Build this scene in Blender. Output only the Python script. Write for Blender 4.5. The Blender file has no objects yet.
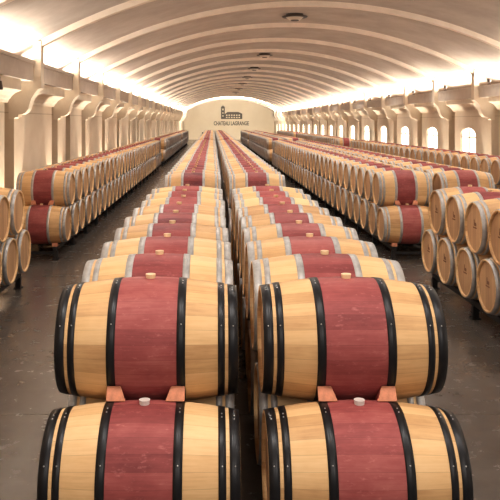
import bpy, bmesh, math, random
from math import pi, sin, cos, sqrt, atan2
from mathutils import Vector, Matrix
random.seed(7)
sc = bpy.context.scene
COL = sc.collection
F = 743.0
EYE = 2.38

# ------------------------------------------------------------------ helpers
def s2l(c):
    return tuple((x/12.92 if x <= .04045 else ((x+.055)/1.055)**2.4) for x in (v/255 for v in c)) + (1,)

def new_obj(name, bm, mats, parent=None, loc=None, smooth=False):
    me = bpy.data.meshes.new(name)
    if smooth:
        for f in bm.faces: f.smooth = True
    bm.to_mesh(me); bm.free()
    for m in (mats if isinstance(mats, (list, tuple)) else [mats]): me.materials.append(m)
    o = bpy.data.objects.new(name, me); COL.objects.link(o)
    if parent: o.parent = parent
    if loc: o.location = loc
    return o

def tag(o, label=None, cat=None, group=None, kind=None):
    if label: o['label'] = label
    if cat: o['category'] = cat
    if group: o['group'] = group
    if kind: o['kind'] = kind
    return o

def empty(name, loc):
    o = bpy.data.objects.new(name, None); COL.objects.link(o)
    o.location = loc; o.empty_display_size = .1
    return o

def copy_tree(o, parent=None):
    c = o.copy(); COL.objects.link(c); c.parent = parent
    for ch in o.children: copy_tree(ch, c)
    return c

def box(bm, x0, x1, y0, y1, z0, z1, mi=0):
    v = [bm.verts.new((x, y, z)) for x in (x0, x1) for y in (y0, y1) for z in (z0, z1)]
    for q in ((0,1,3,2),(4,6,7,5),(0,4,5,1),(2,3,7,6),(0,2,6,4),(1,5,7,3)):
        f = bm.faces.new([v[i] for i in q]); f.material_index = mi

def prism_y(bm, pts, y0, y1):
    """closed polygon in XZ extruded along Y"""
    a = [bm.verts.new((p[0], y0, p[1])) for p in pts]
    b = [bm.verts.new((p[0], y1, p[1])) for p in pts]
    n = len(pts)
    fs = [bm.faces.new(a), bm.faces.new(b[::-1])]
    for i in range(n):
        fs.append(bm.faces.new((a[(i+1) % n], a[i], b[i], b[(i+1) % n])))
    bmesh.ops.recalc_face_normals(bm, faces=fs)

def prism_x(bm, pts, x0, x1):
    a = [bm.verts.new((x0, p[0], p[1])) for p in pts]
    b = [bm.verts.new((x1, p[0], p[1])) for p in pts]
    n = len(pts)
    fs = [bm.faces.new(a), bm.faces.new(b[::-1])]
    for i in range(n):
        fs.append(bm.faces.new((a[(i+1) % n], a[i], b[i], b[(i+1) % n])))
    bmesh.ops.recalc_face_normals(bm, faces=fs)

def cyl(bm, c, r0, r1, z0, z1, n=16):
    a = [bm.verts.new((c[0]+r0*cos(2*pi*i/n), c[1]+r0*sin(2*pi*i/n), z0)) for i in range(n)]
    b = [bm.verts.new((c[0]+r1*cos(2*pi*i/n), c[1]+r1*sin(2*pi*i/n), z1)) for i in range(n)]
    bm.faces.new(a[::-1]); bm.faces.new(b)
    for i in range(n): bm.faces.new((a[i], a[(i+1) % n], b[(i+1) % n], b[i]))

# ------------------------------------------------------------------ materials
class NT:
    def __init__(s, name):
        s.m = bpy.data.materials.new(name); s.m.use_nodes = True
        s.t = s.m.node_tree; s.b = s.t.nodes['Principled BSDF']
    def n(s, typ, **kw):
        o = s.t.nodes.new(typ)
        for k, v in kw.items(): setattr(o, k, v)
        return o
    def l(s, a, b): s.t.links.new(a, b)
    def setin(s, sock, v):
        if hasattr(v, 'is_output') or isinstance(v, bpy.types.NodeSocket): s.l(v, sock)
        else: sock.default_value = v
    def math(s, op, a, b=None, c=None, clamp=False):
        o = s.n('ShaderNodeMath', operation=op); o.use_clamp = clamp
        s.setin(o.inputs[0], a)
        if b is not None: s.setin(o.inputs[1], b)
        if c is not None: s.setin(o.inputs[2], c)
        return o.outputs[0]
    def mix(s, f, a, b, mode='MIX'):
        o = s.n('ShaderNodeMix', data_type='RGBA', blend_type=mode)
        s.setin(o.inputs[0], f); s.setin(o.inputs[6], a); s.setin(o.inputs[7], b)
        return o.outputs[2]
    def noise(s, vec, scale, detail=3, rough=.55):
        o = s.n('ShaderNodeTexNoise'); o.inputs['Scale'].default_value = scale
        o.inputs['Detail'].default_value = detail; o.inputs['Roughness'].default_value = rough
        if vec is not None: s.l(vec, o.inputs['Vector'])
        return o.outputs['Fac']
    def ramp(s, fac, stops):
        o = s.n('ShaderNodeValToRGB'); s.l(fac, o.inputs[0])
        while len(o.color_ramp.elements) < len(stops): o.color_ramp.elements.new(.5)
        for e, (p, c) in zip(o.color_ramp.elements, stops): e.position = p; e.color = c
        return o.outputs[0]
    def bump(s, h, strength=.3, dist=.01):
        o = s.n('ShaderNodeBump'); o.inputs['Strength'].default_value = strength
        o.inputs['Distance'].default_value = dist
        s.l(h, o.inputs['Height']); s.l(o.outputs[0], s.b.inputs['Normal'])

def rand_id(N):
    oi = N.n('ShaderNodeObjectInfo'); ge = N.n('ShaderNodeNewGeometry')
    a = N.math('ADD', N.math('MULTIPLY', oi.outputs['Random'], 7.31), N.math('MULTIPLY', ge.outputs['Random Per Island'], 3.77))
    return N.math('FRACT', a)

def stave_material(name, light, dark, deep, seam_amt=.55, rough=.55, mottled=False):
    N = NT(name)
    uv = N.n('ShaderNodeUVMap'); sep = N.n('ShaderNodeSeparateXYZ'); N.l(uv.outputs[0], sep.inputs[0])
    u, v = sep.outputs[0], sep.outputs[1]
    rid = rand_id(N)
    vs = N.math('MULTIPLY', v, 27.0)
    idx = N.math('FLOOR', vs); fr = N.math('FRACT', vs)
    wn = N.n('ShaderNodeTexWhiteNoise', noise_dimensions='2D')
    cv = N.n('ShaderNodeCombineXYZ'); N.l(idx, cv.inputs[0]); N.l(rid, cv.inputs[1]); N.l(cv.outputs[0], wn.inputs['Vector'])
    st = wn.outputs['Value']
    gv = N.n('ShaderNodeCombineXYZ')
    N.l(N.math('ADD', N.math('MULTIPLY', u, 5.0), N.math('MULTIPLY', rid, 40.0)), gv.inputs[0])
    N.l(N.math('MULTIPLY', v, 150.0), gv.inputs[1]); N.l(N.math('MULTIPLY', rid, 9.0), gv.inputs[2])
    grain = N.noise(gv.outputs[0], 1.0, 4, .6)
    gv2 = N.n('ShaderNodeCombineXYZ')
    N.l(N.math('ADD', N.math('MULTIPLY', u, 5.5), N.math('MULTIPLY', rid, 30.0)), gv2.inputs[0])
    N.l(N.math('MULTIPLY', v, 16.0), gv2.inputs[1]); N.l(rid, gv2.inputs[2])
    blot = N.noise(gv2.outputs[0], 1.0, 4, .6)
    f = N.math('ADD', N.math('MULTIPLY', st, .34 if not mottled else .22), N.math('MULTIPLY', grain, .42))
    f = N.math('ADD', f, N.math('MULTIPLY', blot, .36 if not mottled else .62))
    f = N.math('ADD', f, N.math('MULTIPLY', N.math('SUBTRACT', rid, .5), .30 if not mottled else .3))
    c = N.ramp(f, [(.22, light), (.58, dark), (.98, deep)])
    e = N.math('ABSOLUTE', N.math('SUBTRACT', fr, .5))
    seam = N.math('MULTIPLY', N.math('GREATER_THAN', e, .485), seam_amt)
    c = N.mix(seam, c, (deep[0]*.45, deep[1]*.45, deep[2]*.45, 1))
    if mottled:      # pale scuffs and drips on the dyed band
        sv = N.n('ShaderNodeCombineXYZ')
        N.l(N.math('ADD', N.math('MULTIPLY', u, 28.0), N.math('MULTIPLY', rid, 70.0)), sv.inputs[0])
        N.l(N.math('MULTIPLY', v, 140.0), sv.inputs[1]); N.l(rid, sv.inputs[2])
        sc_ = N.noise(sv.outputs[0], .6, 5, .75)
        m = N.math('MULTIPLY', N.math('SUBTRACT', sc_, .57, clamp=True), 3.2, clamp=True)
        c = N.mix(m, c, s2l((205, 130, 122)))
    N.l(c, N.b.inputs['Base Color'])
    N.b.inputs['Roughness'].default_value = rough
    N.b.inputs['Specular IOR Level'].default_value = .35
    N.bump(grain, .12, .004)
    return N.m

OAK = stave_material('oak_staves', s2l((234, 198, 150)), s2l((216, 174, 124)), s2l((174, 128, 84)), seam_amt=.35)
RED = stave_material('wine_dyed_staves', s2l((182, 108, 100)), s2l((154, 77, 74)), s2l((108, 46, 47)), .30, .6, True)

def hoop_material(name, a, b, metallic, rough):
    N = NT(name)
    uv = N.n('ShaderNodeUVMap'); rid = rand_id(N)
    mp = N.n('ShaderNodeMapping'); mp.inputs['Scale'].default_value = (9, 14, 1)
    N.l(uv.outputs[0], mp.inputs['Vector'])
    va = N.n('ShaderNodeVectorMath', operation='ADD'); N.l(mp.outputs[0], va.inputs[0]); N.l(rid, va.inputs[1])
    f = N.noise(va.outputs[0], 2.0, 4, .6)
    c = N.ramp(f, [(.3, a), (.7, b)])
    N.l(c, N.b.inputs['Base Color'])
    N.b.inputs['Metallic'].default_value = metallic; N.b.inputs['Roughness'].default_value = rough
    return N.m
ZINC = hoop_material('galvanised_hoop', s2l((158, 152, 148)), s2l((192, 187, 182)), .4, .5)
BLACK = hoop_material('black_hoop', s2l((24, 22, 24)), s2l((36, 33, 35)), .3, .38)

def head_material():
    N = NT('oak_head')
    uv = N.n('ShaderNodeUVMap'); sep = N.n('ShaderNodeSeparateXYZ'); N.l(uv.outputs[0], sep.inputs[0])
    rid = rand_id(N)
    vs = N.math('ADD', N.math('MULTIPLY', sep.outputs[0], 12.0), 20.3)
    idx = N.math('FLOOR', vs); fr = N.math('FRACT', vs)
    wn = N.n('ShaderNodeTexWhiteNoise', noise_dimensions='2D')
    cv = N.n('ShaderNodeCombineXYZ'); N.l(idx, cv.inputs[0]); N.l(rid, cv.inputs[1]); N.l(cv.outputs[0], wn.inputs['Vector'])
    gv = N.n('ShaderNodeCombineXYZ'); N.l(N.math('MULTIPLY', sep.outputs[0], 90), gv.inputs[0])
    N.l(N.math('MULTIPLY', sep.outputs[1], 5), gv.inputs[1]); N.l(N.math('MULTIPLY', rid, 50), gv.inputs[2])
    g = N.noise(gv.outputs[0], 1, 4)
    f = N.math('ADD', N.math('MULTIPLY', wn.outputs['Value'], .35), N.math('MULTIPLY', g, .6))
    f = N.math('ADD', f, N.math('MULTIPLY', N.math('SUBTRACT', rid, .5), .25))
    c = N.ramp(f, [(.2, s2l((206, 164, 122))), (.6, s2l((178, 136, 98))), (.95, s2l((130, 92, 62)))])
    e = N.math('ABSOLUTE', N.math('SUBTRACT', fr, .5))
    c = N.mix(N.math('MULTIPLY', N.math('GREATER_THAN', e, .475), .55), c, s2l((104, 70, 44)))
    N.l(c, N.b.inputs['Base Color']); N.b.inputs['Roughness'].default_value = .6
    return N.m
HEAD = head_material()

def simple(name, col, rough=.6, metallic=0, var=.0, scale=6, bump=0, emis=None, strength=0):
    N = NT(name)
    tc = N.n('ShaderNodeTexCoord')
    n = N.noise(tc.outputs['Object'], scale, 5, .6)
    a = tuple(min(1, x*(1+var)) for x in col[:3])+(1,); b = tuple(x*(1-var) for x in col[:3])+(1,)
    N.l(N.ramp(n, [(.3, a), (.7, b)]), N.b.inputs['Base Color'])
    N.b.inputs['Roughness'].default_value = rough; N.b.inputs['Metallic'].default_value = metallic
    if bump: N.bump(n, bump, .01)
    if emis:
        N.b.inputs['Emission Color'].default_value = emis; N.b.inputs['Emission Strength'].default_value = strength
    return N.m
STEEL = simple('black_rack_steel', s2l((38, 34, 34)), .5, .4, .15)
WEDGE = simple('wedge_wood', s2l((198, 130, 98)), .7, 0, .22, 30)
WEDGER = simple('wine_stained_wedge_face', s2l((168, 82, 72)), .7, 0, .2, 30)
BUNG = simple('bung_beech', s2l((232, 200, 158)), .5, 0, .05)
SILICON = simple('bung_silicone', s2l((216, 204, 196)), .3, 0, .03)
RIVET = simple('rivet_steel', s2l((196, 190, 186)), .35, .6, .03)
STAMP = simple('burnt_stamp', s2l((126, 84, 58)), .8, 0, .1)
SIGN = simple('sign_metal', s2l((92, 84, 74)), .55, .3, .05)
FIX = simple('fixture_bronze', s2l((74, 60, 50)), .5, .4, .05)
FIXG = simple('fixture_glass', s2l((200, 185, 165)), .3, 0, .02)

def plaster(name, a, b, scale=1.2, joints=False):
    N = NT(name)
    tc = N.n('ShaderNodeTexCoord')
    n1 = N.noise(tc.outputs['Object'], scale, 6, .65)
    c = N.ramp(n1, [(.3, a), (.72, b)])
    if joints:
        sep = N.n('ShaderNodeSeparateXYZ'); N.l(tc.outputs['Object'], sep.inputs[0])
        z = N.math('ABSOLUTE', N.math('SUBTRACT', sep.outputs[2], 2.56))
        c = N.mix(N.math('MULTIPLY', N.math('LESS_THAN', z, .012), .45), c, s2l((150, 128, 104)))
    N.l(c, N.b.inputs['Base Color']); N.b.inputs['Roughness'].default_value = .85
    N.b.inputs['Specular IOR Level'].default_value = .2
    N.bump(n1, .15, .02)
    return N.m
WALL = plaster('cream_plaster', s2l((214, 198, 176)), s2l((200, 182, 158)), 1.2, True)
BACK = plaster('back_wall_plaster', s2l((236, 222, 198)), s2l((228, 212, 186)), .5)
BEAM = plaster('beam_concrete', s2l((204, 191, 177)), s2l((188, 174, 160)), 3)
VAULT = plaster('vault_concrete', s2l((190, 174, 158)), s2l((168, 152, 137)), .9)
RIB = plaster('rib_concrete', s2l((232, 214, 194)), s2l((216, 198, 176)), 2)
MOULD = plaster('moulding_plaster', s2l((226, 212, 192)), s2l((212, 196, 174)), 3)

def floor_material():
    N = NT('polished_concrete')
    tc = N.n('ShaderNodeTexCoord'); sep = N.n('ShaderNodeSeparateXYZ'); N.l(tc.outputs['Object'], sep.inputs[0])
    n1 = N.noise(tc.outputs['Object'], .8, 7, .7); n2 = N.noise(tc.outputs['Object'], 5, 5, .7)
    f = N.math('ADD', N.math('MULTIPLY', n1, .65), N.math('MULTIPLY', n2, .35))
    c = N.ramp(f, [(.3, s2l((78, 68, 61))), (.55, s2l((94, 84, 76))), (.8, s2l((116, 105, 96)))])
    fx = N.math('ABSOLUTE', N.math('SUBTRACT', N.math('FRACT', N.math('MULTIPLY', N.math('SUBTRACT', sep.outputs[1], 6.05), .25)), .5))
    c = N.mix(N.math('MULTIPLY', N.math('GREATER_THAN', fx, .4985), .5), c, s2l((50, 42, 38)))
    N.l(c, N.b.inputs['Base Color'])
    N.l(N.math('ADD', N.math('MULTIPLY', n2, .22), .14), N.b.inputs['Roughness'])
    N.b.inputs['Specular IOR Level'].default_value = .6
    return N.m
FLOOR = floor_material()
PANE = simple('daylit_frosted_glass', (1, .97, .9, 1), .5, 0, 0, emis=(1, .96, .88, 1), strength=2.6)

# ------------------------------------------------------------------ barrel meshes
RB, RH, HL = .344, .290, .475
def rad(x): return RH + (RB-RH)*(1-(abs(x)/HL)**1.9)

def lathe(bm, prof, n, cz=RB, mi=0, flip=False):
    """prof: list of (x, r); around X axis, UV = (x, angle)"""
    uvl = bm.loops.layers.uv.verify()
    rows = []
    for (x, r) in prof:
        rows.append([bm.verts.new((x, r*sin(2*pi*i/n), cz + r*cos(2*pi*i/n))) for i in range(n)])
    for j in range(len(prof)-1):
        for i in range(n):
            k = (i+1) % n
            q = [rows[j][i], rows[j+1][i], rows[j+1][k], rows[j][k]]
            us = [(prof[j][0], i/n), (prof[j+1][0], i/n), (prof[j+1][0], (i+1)/n), (prof[j][0], (i+1)/n)]
            f = bm.faces.new(q); f.material_index = mi; f.smooth = True
            for lp, c in zip(f.loops, us): lp[uvl].uv = c
    return rows

def span(a, b, n, off=0): return [(a+(b-a)*i/n, rad(a+(b-a)*i/n)+off) for i in range(n+1)]
BANDX = .158
def bm_body(n=48):
    bm = bmesh.new()
    p = [(HL-.03, RH-.026), (HL, RH-.022)] + [(-x, r - (.0015 if abs(x) < BANDX-.001 else 0)) for x, r in span(-HL, HL, 18)] + [(-HL, RH-.022), (-(HL-.03), RH-.026)]
    lathe(bm, p, n)
    bmesh.ops.recalc_face_normals(bm, faces=bm.faces)
    return bm
def bm_band(n=48):
    bm = bmesh.new(); lathe(bm, span(-BANDX, BANDX, 8), n)
    bmesh.ops.recalc_face_normals(bm, faces=bm.faces); return bm
def bm_hoop(a, b, s, n=48, off=.0035):
    bm = bmesh.new()
    p = [(s*a, rad(a)-.002)] + [(s*x, r) for x, r in span(a, b, 2, off)] + [(s*b, rad(b)-.002)]
    lathe(bm, p, n)
    bmesh.ops.recalc_face_normals(bm, faces=bm.faces)
    for f in bm.faces: f.smooth = True
    return bm
def bm_head(s, n=40, r=RH-.024, mi=0, bm=None, x=HL-.022):
    own = bm is None
    if own: bm = bmesh.new()
    uvl = bm.loops.layers.uv.verify()
    a = [bm.verts.new((s*x, r*sin(2*pi*i/n), RB+r*cos(2*pi*i/n))) for i in range(n)]
    f = bm.faces.new(a if s < 0 else a[::-1]); f.material_index = mi
    for lp in f.loops: lp[uvl].uv = (lp.vert.co.y, lp.vert.co.z-RB)
    if f.normal.x*s < 0 : f.normal_flip()
    return bm
HOOPS = [(.424, .4745), (.370, .406), (.158, .202)]

def bm_bung():
    bm = bmesh.new(); cyl(bm, (0, 0), .024, .028, 2*RB-.012, 2*RB+.022, 16); return bm

def make_barrel(hoop_mat, detailed, bung_mat=None, stamp=False):
    root = empty('wine_barrel', (0, 0, 0))
    new_obj('stave_body', bm_body(), OAK, root)
    b = new_obj('dyed_band', bm_band(), RED, root); b['label'] = 'wine-red dyed middle band'
    for s in (-1, 1):
        h = new_obj('head', bm_head(s), HEAD, root)
        if stamp and s < 0:
            bm = bmesh.new(); x = -(HL-.0195)
            # small burnt emblem: tower, low house and two rules of lettering, all on the head face
            def r2(y0, y1, z0, z1): box(bm, x, x+.002, y0, y1, RB+z0, RB+z1)
            r2(.010, .030, .02, .085); r2(-.045, .010, .02, .05); r2(-.038, .006, .05, .058); r2(.014, .026, .085, .095)
            for k in range(9): r2(-.055+k*.013, -.047+k*.013, -.01, .006)
            new_obj('stamp', bm, STAMP, h)
        for (a, c) in HOOPS:
            hp = new_obj('hoop', bm_hoop(a, c, s), hoop_mat, root)
            if detailed:
                m = (a+c)/2; r = rad(m)+.004
                for ang in (.13, .23, -1.08):   # overlap rivets near the top, one lower on the front
                    bm = bmesh.new()
                    bmesh.ops.create_uvsphere(bm, u_segments=8, v_segments=6, radius=.0038,
                        matrix=Matrix.Translation((s*m, -r*sin(abs(ang)), RB+r*cos(ang))) )
                    new_obj('rivet', bm, RIVET, hp, smooth=True)
    new_obj('bung', bm_bung(), bung_mat or BUNG, root)
    return root

# ------------------------------------------------------------------ layout
P = .74
def tiers(rn):
    """barrel scale and base (lowest point) heights of the top and bottom tier of a row"""
    if 'centre' in rn: k = .334/RB; zu = EYE-1.195-.334; return k, zu, zu-.557
    zu = EYE-1.215-RB; return 1.0, zu, zu-.593
def rowx(rn, bi):
    return ROWS[rn] + ({'left wall row': .05, 'right aisle row': -.06, 'second right row': -.03, 'left centre row': .02, 'right centre row': .02}.get(rn, 0) if bi else {'left wall row': -.01, 'right aisle row': -.02, 'left centre row': .008, 'right centre row': .004}.get(rn, 0))
ONES = ['', 'first', 'second', 'third', 'fourth', 'fifth', 'sixth', 'seventh', 'eighth', 'ninth', 'tenth', 'eleventh', 'twelfth',
        'thirteenth', 'fourteenth', 'fifteenth', 'sixteenth', 'seventeenth', 'eighteenth', 'nineteenth']
def ordinal(n):
    if n < 20: return ONES[n]
    t = {2: 'twent', 3: 'thirt'}[n//10]
    return t+'ieth' if n % 10 == 0 else t+'y-'+ONES[n % 10]
ROWS = {'left wall row': -3.07, 'left centre row': -.35, 'right centre row': .735,
        'right aisle row': 3.50, 'second right row': 4.58, 'far right row': 7.30}
BLOCKS = [('nearest block', 4.11, 9), ('second block', 13.5, 32), ('third block', 40.8, 27), ('last block', 63.6, 21)]
cands = []; stuff = []
for rn, X in ROWS.items():
    for bi, (bn, D0, n) in enumerate(BLOCKS):
        if bi == 0 and rn in ('second right row', 'far right row'): continue
        kmin = 3 if (bi == 0 and 'centre' not in rn) else 0
        if rn == 'far right row' and bi == 1: kmin = 3
        if 'centre' in rn and bi == 1: D0, n = 12.75, 33
        X = rowx(rn, bi)
        for tier in (0, 1):
            for k in range(kmin, n + (1 if tier == 0 else 0)):
                D = D0 + k*P - (P/2 if tier == 0 else 0)
                hidden = tier == 0 and bi > 0 and rn in ('left centre row', 'right centre row', 'second right row', 'far right row')
                if hidden: stuff.append((X, D, tier, rn)); continue
                cands.append((D + (0 if 'centre' not in rn else -.5) + (2 if tier == 0 else 0), rn, X, bi, bn, tier, k-kmin, D, n))
cands.sort(key=lambda c: c[0])
ind = cands[:300]
for c in cands[300:]: stuff.append((c[2], c[7], c[5], c[1]))

proto = {}
def get(kind):
    if kind not in proto:
        proto[kind] = {'black': lambda: make_barrel(BLACK, True), 'blacklow': lambda: make_barrel(BLACK, True, SILICON),
                       'near': lambda: make_barrel(ZINC, True), 'stamp': lambda: make_barrel(ZINC, True, None, True),
                       'plain': lambda: make_barrel(ZINC, False)}[kind]()
        return proto[kind]
    return copy_tree(proto[kind])
for (_, rn, X, bi, bn, tier, k, D, n) in ind:
    centre = 'centre' in rn
    if bi == 0 and centre and k == 0: kind = 'black' if tier else 'blacklow'
    elif bi == 0 and centre and k < 4: kind = 'near'
    elif rn == 'right aisle row' and bi == 0: kind = 'stamp'
    else: kind = 'plain'
    o = get(kind)
    ks, ZU, ZL = tiers(rn); o.location = (X + (random.uniform(-.009, .009) if k else 0), D, ZU if tier else ZL); o.scale = (1, ks, ks)
    tiername = 'top' if tier else 'bottom'
    hoops = 'black-hooped' if kind.startswith('black') else 'grey-hooped'
    if bi == 0 and centre and k == 0:
        lab = f'big black-hooped red-banded barrel at the front of the {rn}, {tiername} tier'
    elif k == 0 and (bi > 0 or centre):
        lab = f'grey-hooped barrel at the near end, {tiername} tier of {rn}, {bn}'
    elif bi == 0 and not centre:
        last = n - 3 + (1 if tier == 0 else 0)
        w = {1: 'farthest', 2: 'second farthest', 3: 'third farthest', 4: 'fourth farthest'}.get(last-k, ordinal(last-k)+' from far end')
        lab = f'barrel showing its round head, {w}, {tiername} tier, {rn}, {bn}'
    else:
        lab = f'{hoops} barrel, {ordinal(k+1)} from near end, {tiername} tier, {rn}, {bn}'
    tag(o, lab, 'barrel', f'{tiername} tier barrels of the {rn}, {bn}')

# the many barrels farther back: one object
def far_barrels():
    bm = bmesh.new(); N = 20
    uvl = bm.loops.layers.uv.verify()
    xs = [(-HL, 2), (-.424, 0), (-.406, 2), (-.37, 0), (-.202, 2), (-BANDX, 1), (0, 1), (BANDX, 2), (.202, 0), (.37, 2), (.406, 0), (.424, 2), (HL, None)]
    V = []; Fc = []
    base = []
    for j, (x, m) in enumerate(xs):
        base.append([(x, rad(x)*sin(2*pi*i/N), RB+rad(x)*cos(2*pi*i/N)) for i in range(N)])
    for (X, D, tier, rn) in stuff:
        ks, ZU, ZL = tiers(rn); z0 = ZU if tier else ZL; jx = random.uniform(-.009, .009)
        rows = [[bm.verts.new((p[0]+X+jx, p[1]*ks+D, p[2]*ks+z0)) for p in r] for r in base]
        for j in range(len(xs)-1):
            for i in range(N):
                k = (i+1) % N
                f = bm.faces.new((rows[j][i], rows[j][k], rows[j+1][k], rows[j+1][i]))
                f.material_index = xs[j][1]; f.smooth = True
                for lp, c in zip(f.loops, ((xs[j][0], i/N), (xs[j][0], (i+1)/N), (xs[j+1][0], (i+1)/N), (xs[j+1][0], i/N))): lp[uvl].uv = c
        for s, r in ((-1, rows[0]), (1, rows[-1])):
            f = bm.faces.new([bm.verts.new(v.co - Vector((s*.02, 0, 0))) for v in (r if s < 0 else r[::-1])]); f.material_index = 3
            for lp in f.loops: lp[uvl].uv = (lp.vert.co.y-D, lp.vert.co.z-RB-z0)
        if tier:
            cyl(bm, (X, D), .017, .024, z0+2*RB*ks-.01, z0+2*RB*ks+.022, 6)
            bm.faces.ensure_lookup_table()
            for f in bm.faces[-8:]: f.material_index = 4
    o = new_obj('distant_wine_barrels', bm, [OAK, RED, ZINC, HEAD, BUNG])
    tag(o, 'hundreds of red-banded barrels continuing the stacked rows towards the back wall', 'barrels', None, 'stuff')
far_barrels()

# ------------------------------------------------------------------ racks
def rack(rn, X, bn, y0, y1):
    zt = tiers(rn)[2]-.003
    root = empty('barrel_rack', (X, y0, 0))
    L = y1-y0
    for s in (-1, 1):
        bm = bmesh.new(); box(bm, s*.29-.03, s*.29+.03, 0, L, zt-.07, zt); new_obj('rail', bm, STEEL, root)
    nl = max(2, int(L/1.48)+1)
    for i in range(nl):
        y = .06+(L-.12)*i/(nl-1)
        for s in (-1, 1):
            bm = bmesh.new(); box(bm, s*.30-.035, s*.30+.035, y-.035, y+.035, .012, zt-.07); box(bm, s*.30-.055, s*.30+.055, y-.055, y+.055, 0, .012)
            new_obj('leg', bm, STEEL, root)
        bm = bmesh.new(); box(bm, -.26, .26, y-.022, y+.022, .09, .135); new_obj('cross_bar', bm, STEEL, root)
    tag(root, f'low black steel rack under the {rn} barrels, {bn}', 'rack', 'black steel racks under the barrel rows')
for rn, X in ROWS.items():
    for bi, (bn, D0, n) in enumerate(BLOCKS):
        if bi == 0 and rn in ('second right row', 'far right row'): continue
        if 'centre' in rn and bi == 1: D0, n = 12.75, 33
        km = 3 if (bi == 0 and 'centre' not in rn) or (rn == 'far right row' and bi == 1) else 0
        X = rowx(rn, bi)
        rack(rn, X, bn, D0-P/2-.30+km*P, D0+n*P-P/2+.30)

# wooden wedges holding the first upper barrel of each block, blocks under the first lower one
def wedge_bm(s, rn):
    """fills the V between the upper barrel's front and the lower barrel's top; origin midway between the two axes"""
    bm = bmesh.new(); ks, ZU, ZL = tiers(rn)
    d = sqrt((P/2)**2+(ZU-ZL)**2); u = (P/2/d, (ZU-ZL)/d); nn = (-u[1], u[0])
    r = rad(.125)*ks; tm = .125
    g = d/2-sqrt(r*r-tm*tm)-.002; k = tm/sqrt(r*r-tm*tm)
    def ring(t, x0, x1):
        h = g+k*(t-tm)
        e0, e1 = (.028, 0) if s > 0 else (0, .028)
        return [bm.verts.new((x, nn[0]*t+u[0]*q, nn[1]*t+u[1]*q)) for x, q in ((x0-e0, -h), (x1+e1, -h), (x1, h), (x0, h))]
    a = ring(.07, -.02-.012*s, .02-.012*s); b = ring(.155, -.036, .036)
    bm.faces.new(a); bm.faces.new(b[::-1])
    for i in range(4): bm.faces.new((a[(i+1) % 4], a[i], b[i], b[(i+1) % 4]))
    bmesh.ops.recalc_face_normals(bm, faces=bm.faces)
    for f in bm.faces:
        if f.normal.x*s < -.5: f.material_index = 1
    bmesh.ops.bevel(bm, geom=list(bm.edges), offset=.003, segments=1, affect='EDGES')
    return bm
WM = {}
for rn, X in ROWS.items():
    for bi, (bn, D0, n) in enumerate(BLOCKS[:2]):
        if (bi == 0 and 'centre' not in rn) or (bi == 1 and rn == 'far right row'): continue
        if 'centre' in rn and bi == 1: D0 = 12.75
        X = rowx(rn, bi); ks, ZU, ZL = tiers(rn)
        for s in (-1, 1):
            key = (s, 'centre' in rn)
            if key not in WM:
                w = new_obj('wooden_wedge', wedge_bm(s, rn), [WEDGE, WEDGER]); WM[key] = w
            else:
                w = WM[key].copy(); COL.objects.link(w)
            w.location = (X+s*.165, D0-P/4, (ZL+ZU)/2+RB*ks)
            tag(w, f'{"left" if s < 0 else "right"} wooden wedge under the front top barrel of {rn}, {bn}', 'wedge', 'wooden wedges between stacked barrels')
CH = None
for rn, X in ROWS.items():
    for bi, (bn, D0, n) in enumerate(BLOCKS[:2]):
        if bi == 0 or rn in ('far right row', 'left centre row', 'right centre row'): continue
        for s in (-1, 1):
            if CH is None:
                bm = bmesh.new(); prism_x(bm, [(-.11, .0), (.06, .0), (.06, .006), (.0, .012), (-.07, .055), (-.11, .06)], -.045, .045)
                CH = c = new_obj('rack_chock', bm, WEDGE)
            else: c = CH.copy(); COL.objects.link(c)
            c.location = (rowx(rn, bi)+s*.29, D0-P/2-.17, tiers(rn)[2]-.002)
            tag(c, f'{"left" if s < 0 else "right"} wooden chock on the rack end under {rn}, {bn}', 'chock', 'wooden chocks on the rack ends')

# ------------------------------------------------------------------ the hall
C = 2.27; W = 5.565; WP = 6.07; WO = 6.60
YB = 100.0; Y0 = -4.0; BAY = 4.0
LINES = [22.35 + BAY*i for i in range(-7, 20)]
LINES = [y for y in LINES if Y0 < y < YB-.5]
CR = 5.24; RISE = CR-3.83; RAD = (W*W+RISE*RISE)/(2*RISE)
RIBD = .12
def arc(d, up=0): return CR - RAD + sqrt((RAD+up)**2-d*d)

bm = bmesh.new(); box(bm, C-WO-.3, C+WO+.3, Y0, YB+.3, -.1, 0)
tag(new_obj('floor', bm, FLOOR), kind='structure')

# vault
bm = bmesh.new(); n = 48
inner = [(C+d, arc(d, RIBD)) for d in [(-WO-.05)+(2*WO+.1)*i/n for i in range(n+1)]]
outer = [(x, z+.2) for x, z in inner]
ys = [Y0, YB+.3]
a = [[bm.verts.new((x, y, z)) for x, z in inner] for y in ys]
b = [[bm.verts.new((x, y, z)) for x, z in outer] for y in ys]
for i in range(n):
    bm.faces.new((a[0][i], a[1][i], a[1][i+1], a[0][i+1])).smooth = True
    bm.faces.new((b[0][i], b[0][i+1], b[1][i+1], b[1][i])).smooth = True
    bm.faces.new((a[0][i], a[0][i+1], b[0][i+1], b[0][i]))
    bm.faces.new((a[1][i], b[1][i], b[1][i+1], a[1][i+1]))
tag(new_obj('ceiling', bm, VAULT), kind='structure')

# back wall
bm = bmesh.new()
pts = [(C-WO, 0), (C+WO, 0)] + [(C+d, arc(d, .25)) for d in [WO-2*WO*i/32 for i in range(33)]]
prism_y(bm, pts, YB, YB+.3)
tag(new_obj('wall_back', bm, BACK), kind='structure')

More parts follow.
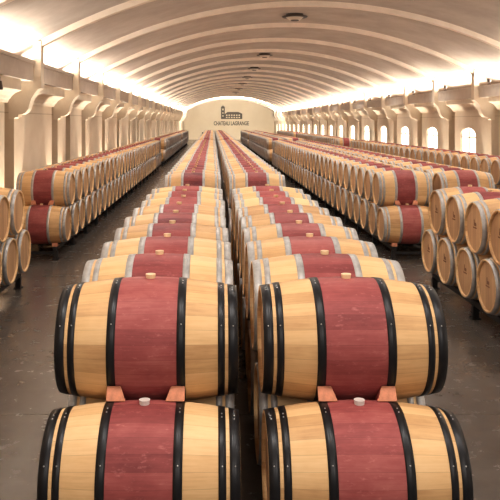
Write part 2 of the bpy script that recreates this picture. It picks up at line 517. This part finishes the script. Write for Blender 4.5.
# ribs
tn = 0
for y in LINES:
    bm = bmesh.new(); n = 40
    ds = [-W+2*W*i/n for i in range(n+1)]
    lo = [[bm.verts.new((C+d, yy, arc(d))) for d in ds] for yy in (y-.085, y+.085)]
    hi = [[bm.verts.new((C+d, yy, arc(d, .2))) for d in ds] for yy in (y-.085, y+.085)]
    for i in range(n):
        bm.faces.new((lo[0][i], lo[1][i], lo[1][i+1], lo[0][i+1]))
        bm.faces.new((lo[0][i], lo[0][i+1], hi[0][i+1], hi[0][i]))
        bm.faces.new((lo[1][i], hi[1][i], hi[1][i+1], lo[1][i+1]))
    for i in (0, n):
        bm.faces.new((lo[0][i], lo[1][i], hi[1][i], hi[0][i]))
    bmesh.ops.recalc_face_normals(bm, faces=bm.faces)
    tn += 1
    tag(new_obj(f'trim_{tn}', bm, RIB), kind='structure')

def X(side, w): return C + side*w
def xbox(bm, side, w0, w1, y0, y1, z0, z1):
    a, b = sorted((X(side, w0), X(side, w1))); box(bm, a, b, y0, y1, z0, z1)

ZB0, ZB1 = 3.15, 3.44
WIN = .72; WZ0, WZ1, WS = .85, 2.19, 1.90
WINDOWS = []
for side, nm in ((-1, 'left'), (1, 'right')):
    bm = bmesh.new()
    xbox(bm, side, WO, WO+.3, Y0, YB+.3, 0, 5.0)               # outer wall closing the recesses
    for y in LINES:
        s0, s1 = y-.12, min(y+3.22, YB)
        ya, yb = s0, s1
        if side == 1 and s1 < YB:
            yc = y+1.92; w0, w1 = yc-WIN, yc+WIN
            xbox(bm, side, WP, WO, s0, w0, 0, ZB0); xbox(bm, side, WP, WO, w1, s1, 0, ZB0)
            xbox(bm, side, WP, WO, w0, w1, 0, WZ0)
            # the piece above the arch
            arcp = [(yc+WIN*cos(t), WS+(WZ1-WS)*sin(t)**.8) for t in [pi*i/16 for i in range(17)]]
            pl = [(w1, ZB0)] + [(w0, ZB0)] + arcp[::-1]
            xa, xb = sorted((X(side, WP), X(side, WO)))
            # split in quads so the concave outline is safe
            for i in range(16):
                (p0, q0), (p1, q1) = arcp[i], arcp[i+1]
                va = [bm.verts.new(c) for c in ((xa, p0, q0), (xa, p1, q1), (xa, p1, ZB0), (xa, p0, ZB0))]
                bm.faces.new(va)
                vb = [bm.verts.new(c) for c in ((xa, p0, q0), (xa, p1, q1), (xb, p1, q1), (xb, p0, q0))]
                bm.faces.new(vb)
            WINDOWS.append((yc, arcp))
        elif side == -1 and abs(y-18.35) < .01:
            n0, n1 = 19.25, 19.85                                   # tall narrow niche
            xbox(bm, side, WP, WO, s0, n0, 0, ZB0); xbox(bm, side, WP, WO, n1, s1, 0, ZB0)
            xbox(bm, side, WP, WO, n0, n1, 2.78, ZB0)
        else:
            xbox(bm, side, WP, WO, s0, s1, 0, ZB0)
    tag(new_obj(f'wall_{nm}', bm, WALL), kind='structure')
    # ledge beam
    ZB0, ZB1 = (3.16, 3.54) if side < 0 else (3.11, 3.44)
    bm = bmesh.new()
    xbox(bm, side, W+.13, WO, Y0, YB, ZB0, ZB1)
    xbox(bm, side, W+.10, WO, Y0, YB, ZB1-.05, ZB1+.012)
    tn += 1; tag(new_obj(f'trim_{tn}', bm, BEAM), kind='structure')
    # cornice mouldings on each wall pier + brackets with struts
    for y in LINES:
        if y+3.3 < YB:
            bm = bmesh.new()
            prof = [(WP+.02, 2.74), (WP-.03, 2.74), (WP-.045, 2.79), (WP-.07, 2.81), (WP-.10, 2.86), (WP-.17, 2.92), (WP-.26, 2.955), (WP-.28, 2.97), (WP-.28, ZB0+.01), (WP+.02, ZB0+.01)]
            prism_y(bm, [(X(side, w), z) for w, z in prof], y+.1, y+3.34)
            # returned end, seen beyond the pier
            tn += 1; tag(new_obj(f'trim_{tn}', bm, MOULD), kind='structure')
        bm = bmesh.new()
        xbox(bm, side, W-.01, W+.14, y-.12, y+.12, ZB0, arc(W)+.10)
        # S-curved bracket
        pr = [(W-.02, ZB0), (W-.015, 3.04), (W+.05, 3.0), (W+.11, 2.93), (W+.17, 2.83), (W+.205, 2.72), (W+.23, 2.63), (W+.28, 2.56), (W+.35, 2.525), (W+.42, 2.52), (W+.42, 2.475), (W+.48, 2.47), (WP, 2.44), (WP+.1, 2.44), (WP+.1, ZB0)]
        prism_y(bm, [(X(side, w), z) for w, z in pr], y-.14, y+.14)
        tn += 1; tag(new_obj(f'trim_{tn}', bm, MOULD), kind='structure')

wn = 0
for (yc, arcp) in WINDOWS:
    wn += 1
    bm = bmesh.new(); xo = X(1, WP)+.07
    pts = [(yc-WIN, WZ0)] + arcp[::-1] + [(yc+WIN, WZ0)]
    prism_x(bm, pts, xo, xo+.05)
    w = tag(new_obj(f'window_{wn}', bm, PANE), kind='structure')
    bm = bmesh.new()
    box(bm, xo-.03, xo-.001, yc-.02, yc+.02, WZ0, 2.15); box(bm, xo-.028, xo-.001, yc-WIN, yc+WIN, 1.86, 1.90)
    new_obj('window_frame', bm, RIB, w)

# ------------------------------------------------------------------ fixtures
def crown_light(y, word):
    z = arc(0, RIBD)
    root = empty('ceiling_light', (C, y, z-.12))
    bm = bmesh.new(); cyl(bm, (0, 0), .33, .36, .02, .05, 32); cyl(bm, (0, 0), .24, .24, .05, .14, 24); new_obj('housing', bm, FIX, root)
    bm = bmesh.new(); cyl(bm, (0, 0), .14, .24, -.05, .02, 24); new_obj('lamp_ring', bm, FIXG, root)
    bm = bmesh.new(); cyl(bm, (0, 0), .10, .12, -.07, -.05, 24); new_obj('lens', bm, FIX, root)
    tag(root, f'round bronze ceiling light under the vault crown, {word}', 'ceiling light', 'round lights along the vault crown')
for i, y in enumerate([20.5, 32.3, 40.3, 48.3, 56.3, 64.3, 72.3]):
    w = 'nearest the camera' if i == 0 else ordinal(i+1)+' from the camera'
    crown_light(y, w)

# small spotlights standing on the ledge, one per bay on the right
sp = None; sidx = 0
for y in LINES:
    if y < 14 or y > 60: continue
    sidx += 1
    if sp is None:
        sp = r = empty('ledge_spotlight', (0, 0, 0))
        bm = bmesh.new(); cyl(bm, (0, 0), .05, .05, 0, .02, 12); box(bm, -.012, .012, -.012, .012, .02, .08); new_obj('bracket', bm, FIX, r)
        bm = bmesh.new(); cyl(bm, (0, 0), .045, .065, .07, .17, 16); new_obj('lamp_head', bm, FIX, r)
    else: r = copy_tree(sp)
    r.location = (X(1, W+.08), y+2.9, 3.44+.012)
    tag(r, f'small dark spotlight on the right ledge, {ordinal(sidx)} from the camera', 'spotlight', 'spotlights on the right ledge')
# one lamp hung under the left ledge at the picture edge
r = empty('wall_spotlight', (X(-1, W+.13), 11.9, ZB0))
bm = bmesh.new(); box(bm, -.02, .02, -.02, .02, -.09, 0); new_obj('bracket', bm, FIX, r)
bm = bmesh.new(); cyl(bm, (0, 0), .07, .05, -.21, -.07, 16); new_obj('lamp_head', bm, FIX, r)
tag(r, 'dark spotlight hanging under the left ledge beam', 'spotlight')

# ------------------------------------------------------------------ sign on the back wall
def px(x, y): return ((x-212.5)*YB/F, EYE-(y-122)*YB/F)
root = empty('wall_sign', (px(231, 125)[0], YB-.03, px(231, 125.4)[1]))
ox, oz = root.location.x, root.location.z
def prect(bm, x0, x1, y0, y1):
    a, b = px(x0, y1), px(x1, y0); box(bm, a[0]-ox, b[0]-ox, -.03, .0299, a[1]-oz, b[1]-oz)
def grid(bm, x0, x1, y0, y1, holes):
    """rectangle in picture units with rectangular openings"""
    xs = sorted({x0, x1, *[h[0] for h in holes], *[h[1] for h in holes]}); ys_ = sorted({y0, y1, *[h[2] for h in holes], *[h[3] for h in holes]})
    for i in range(len(xs)-1):
        for j in range(len(ys_)-1):
            cx, cy = (xs[i]+xs[i+1])/2, (ys_[j]+ys_[j+1])/2
            if not any(h[0] < cx < h[1] and h[2] < cy < h[3] for h in holes): prect(bm, xs[i], xs[i+1], ys_[j], ys_[j+1])
def ppoly(bm, pts):
    prism_y(bm, [(px(*p)[0]-ox, px(*p)[1]-oz) for p in pts], -.03, .0299)
bm = bmesh.new()
grid(bm, 221, 224.8, 107.3, 119, [(222.3, 223.6, 108.6, 110.4), (222.4, 223.5, 112.4, 113.6), (222.4, 223.5, 115.2, 116.6)])
ppoly(bm, [(220.7, 107.3), (225.1, 107.3), (224.0, 106.3), (223.2, 105.9), (222.95, 104.4), (222.7, 105.9), (221.8, 106.3)])
hs = [(x, x+1.5, 114.6, 115.9) for x in (226, 228.5, 231, 233.5, 236, 238.5)] + [(x, x+1.5, 116.9, 118.1) for x in (226, 228.5, 231, 233.5, 236, 238.5)]
grid(bm, 224.8, 242.2, 114, 119, hs)
ppoly(bm, [(224.8, 114), (242.4, 114), (241, 113.0), (238.2, 112), (227.5, 112), (225.3, 113.6)])
e = new_obj('emblem', bm, SIGN, root); e['label'] = 'grey emblem of a tower and long low house'
# serif capitals: sans outline from the built-in font plus small foot and head bars
cu = bpy.data.curves.new('lettering', 'FONT'); cu.body = 'CHATEAU LAGRANGE'; cu.size = 1; cu.align_x = 'CENTER'; cu.extrude = .03; cu.offset = .022
to = bpy.data.objects.new('lettering_tmp', cu); COL.objects.link(to)
dg = bpy.context.evaluated_depsgraph_get(); dg.update()
me = bpy.data.meshes.new_from_object(to.evaluated_get(dg)); bpy.data.objects.remove(to)
xs = [v.co.x for v in me.vertices]; ysv = [v.co.y for v in me.vertices]
wx = (248.8-213.8)*YB/F; hz = 4.1*YB/F
for v in me.vertices:
    x, y, z = v.co
    v.co = ((x-min(xs))/(max(xs)-min(xs))*wx + px(213.8, 0)[0]-ox, -z if True else 0, (y-min(ysv))/(max(ysv)-min(ysv))*hz)
me.materials.clear(); me.materials.append(SIGN)
lt = bpy.data.objects.new('lettering', me); COL.objects.link(lt); lt.parent = root
lt['label'] = 'grey capitals reading CHATEAU LAGRANGE'
tag(root, 'grey metal sign with tower emblem and CHATEAU LAGRANGE lettering on back wall', 'sign')

# small dark cabinet on the back wall between the left rows
a_, b_ = px(202, 136), px(204.6, 132)
r = empty('wall_cabinet', ((a_[0]+b_[0])/2, YB-.15, a_[1]))
bm = bmesh.new(); box(bm, -.18, .18, -.10, .149, 0, .5); new_obj('cabinet_body', bm, FIX, r)
bm = bmesh.new(); box(bm, -.16, .16, -.125, -.101, .02, .48); new_obj('cabinet_door', bm, STEEL, r)
tag(r, 'small dark cabinet on the back wall left of the centre rows', 'cabinet')

# ------------------------------------------------------------------ light
def area(name, loc, rot, sx, sy, power, col):
    l = bpy.data.lights.new(name, 'AREA'); l.shape = 'RECTANGLE'; l.size = sx; l.size_y = sy; l.energy = power; l.color = col
    o = bpy.data.objects.new(name, l); COL.objects.link(o); o.location = loc; o.rotation_euler = rot; return o
WARM = (1, .92, .8)
# cove lights lying on both ledges, washing the vault
for side in (-1, 1):
    for i, y in enumerate(LINES):
        if y < 2 or y > 92: continue
        o = area('cove_light', (X(side, W+.30), y+2.0, (3.54 if side < 0 else 3.44)+.06), (pi, side*math.radians(-14), 0), .16, 3.4, 108, (1, .985, .955))
# grazing uplights at the foot of the piers
def spot(name, loc, rot, power, ang, col, rad_=.03, blend=.6):
    l = bpy.data.lights.new(name, 'SPOT'); l.energy = power; l.spot_size = math.radians(ang); l.spot_blend = blend; l.color = col; l.shadow_soft_size = rad_
    o = bpy.data.objects.new(name, l); COL.objects.link(o); o.location = loc; o.rotation_euler = rot
for side in (-1, 1):
    for y in LINES:
        if y < 9 or y > 88: continue
        for yy in (y+.12, y+3.0):
            spot('pier_uplight', (X(side, WP-.16), yy, .12), (pi, 0, 0), 560, 40, WARM, .03)
# added fill spots without fixtures, brightening the barrel rows from above
for y in [3, 9, 15, 20.5, 26, 32.3, 40.3, 48.3, 56.3, 64.3, 72.3, 82, 92]:
    for lx, pw in ((-.95, 260), (1.4, 260), (4.05, 230), (6.6, 120)):
        spot('row_fill_spot', (lx, y, arc(lx-C)-.12), (0, 0, 0), pw, 150, (1, .972, .925), .12, .8)
for lx in (-2.4, 3.2): area('front_fill', (lx, -2.6, 4.2), (math.radians(52), 0, math.radians(-8 if lx < 0 else 8)), 3.2, 1.4, 150, (1, .94, .87))  # added fill lamps behind the camera, brightening the front barrels
area('back_wall_wash', (C, 84, 4.3), (math.radians(80), 0, 0), 8, .5, 1700, (1, .92, .8))
w = bpy.data.worlds.new('world'); sc.world = w; w.use_nodes = True
w.node_tree.nodes['Background'].inputs[0].default_value = (1, .94, .88, 1); w.node_tree.nodes['Background'].inputs[1].default_value = .2

# ------------------------------------------------------------------ camera
cam = bpy.data.cameras.new('camera'); co = bpy.data.objects.new('camera', cam); COL.objects.link(co)
co.location = (0, 0, EYE); co.rotation_euler = (pi/2, 0, 0)
cam.sensor_width = 36; cam.lens = F/500*36
cam.shift_x = 37.5/500; cam.shift_y = -128/500
cam.clip_end = 300
sc.camera = co
sc.view_settings.view_transform = 'Standard'
sc.view_settings.look = 'None'
sc.view_settings.exposure = 0.08
sc.view_settings.gamma = 0.9
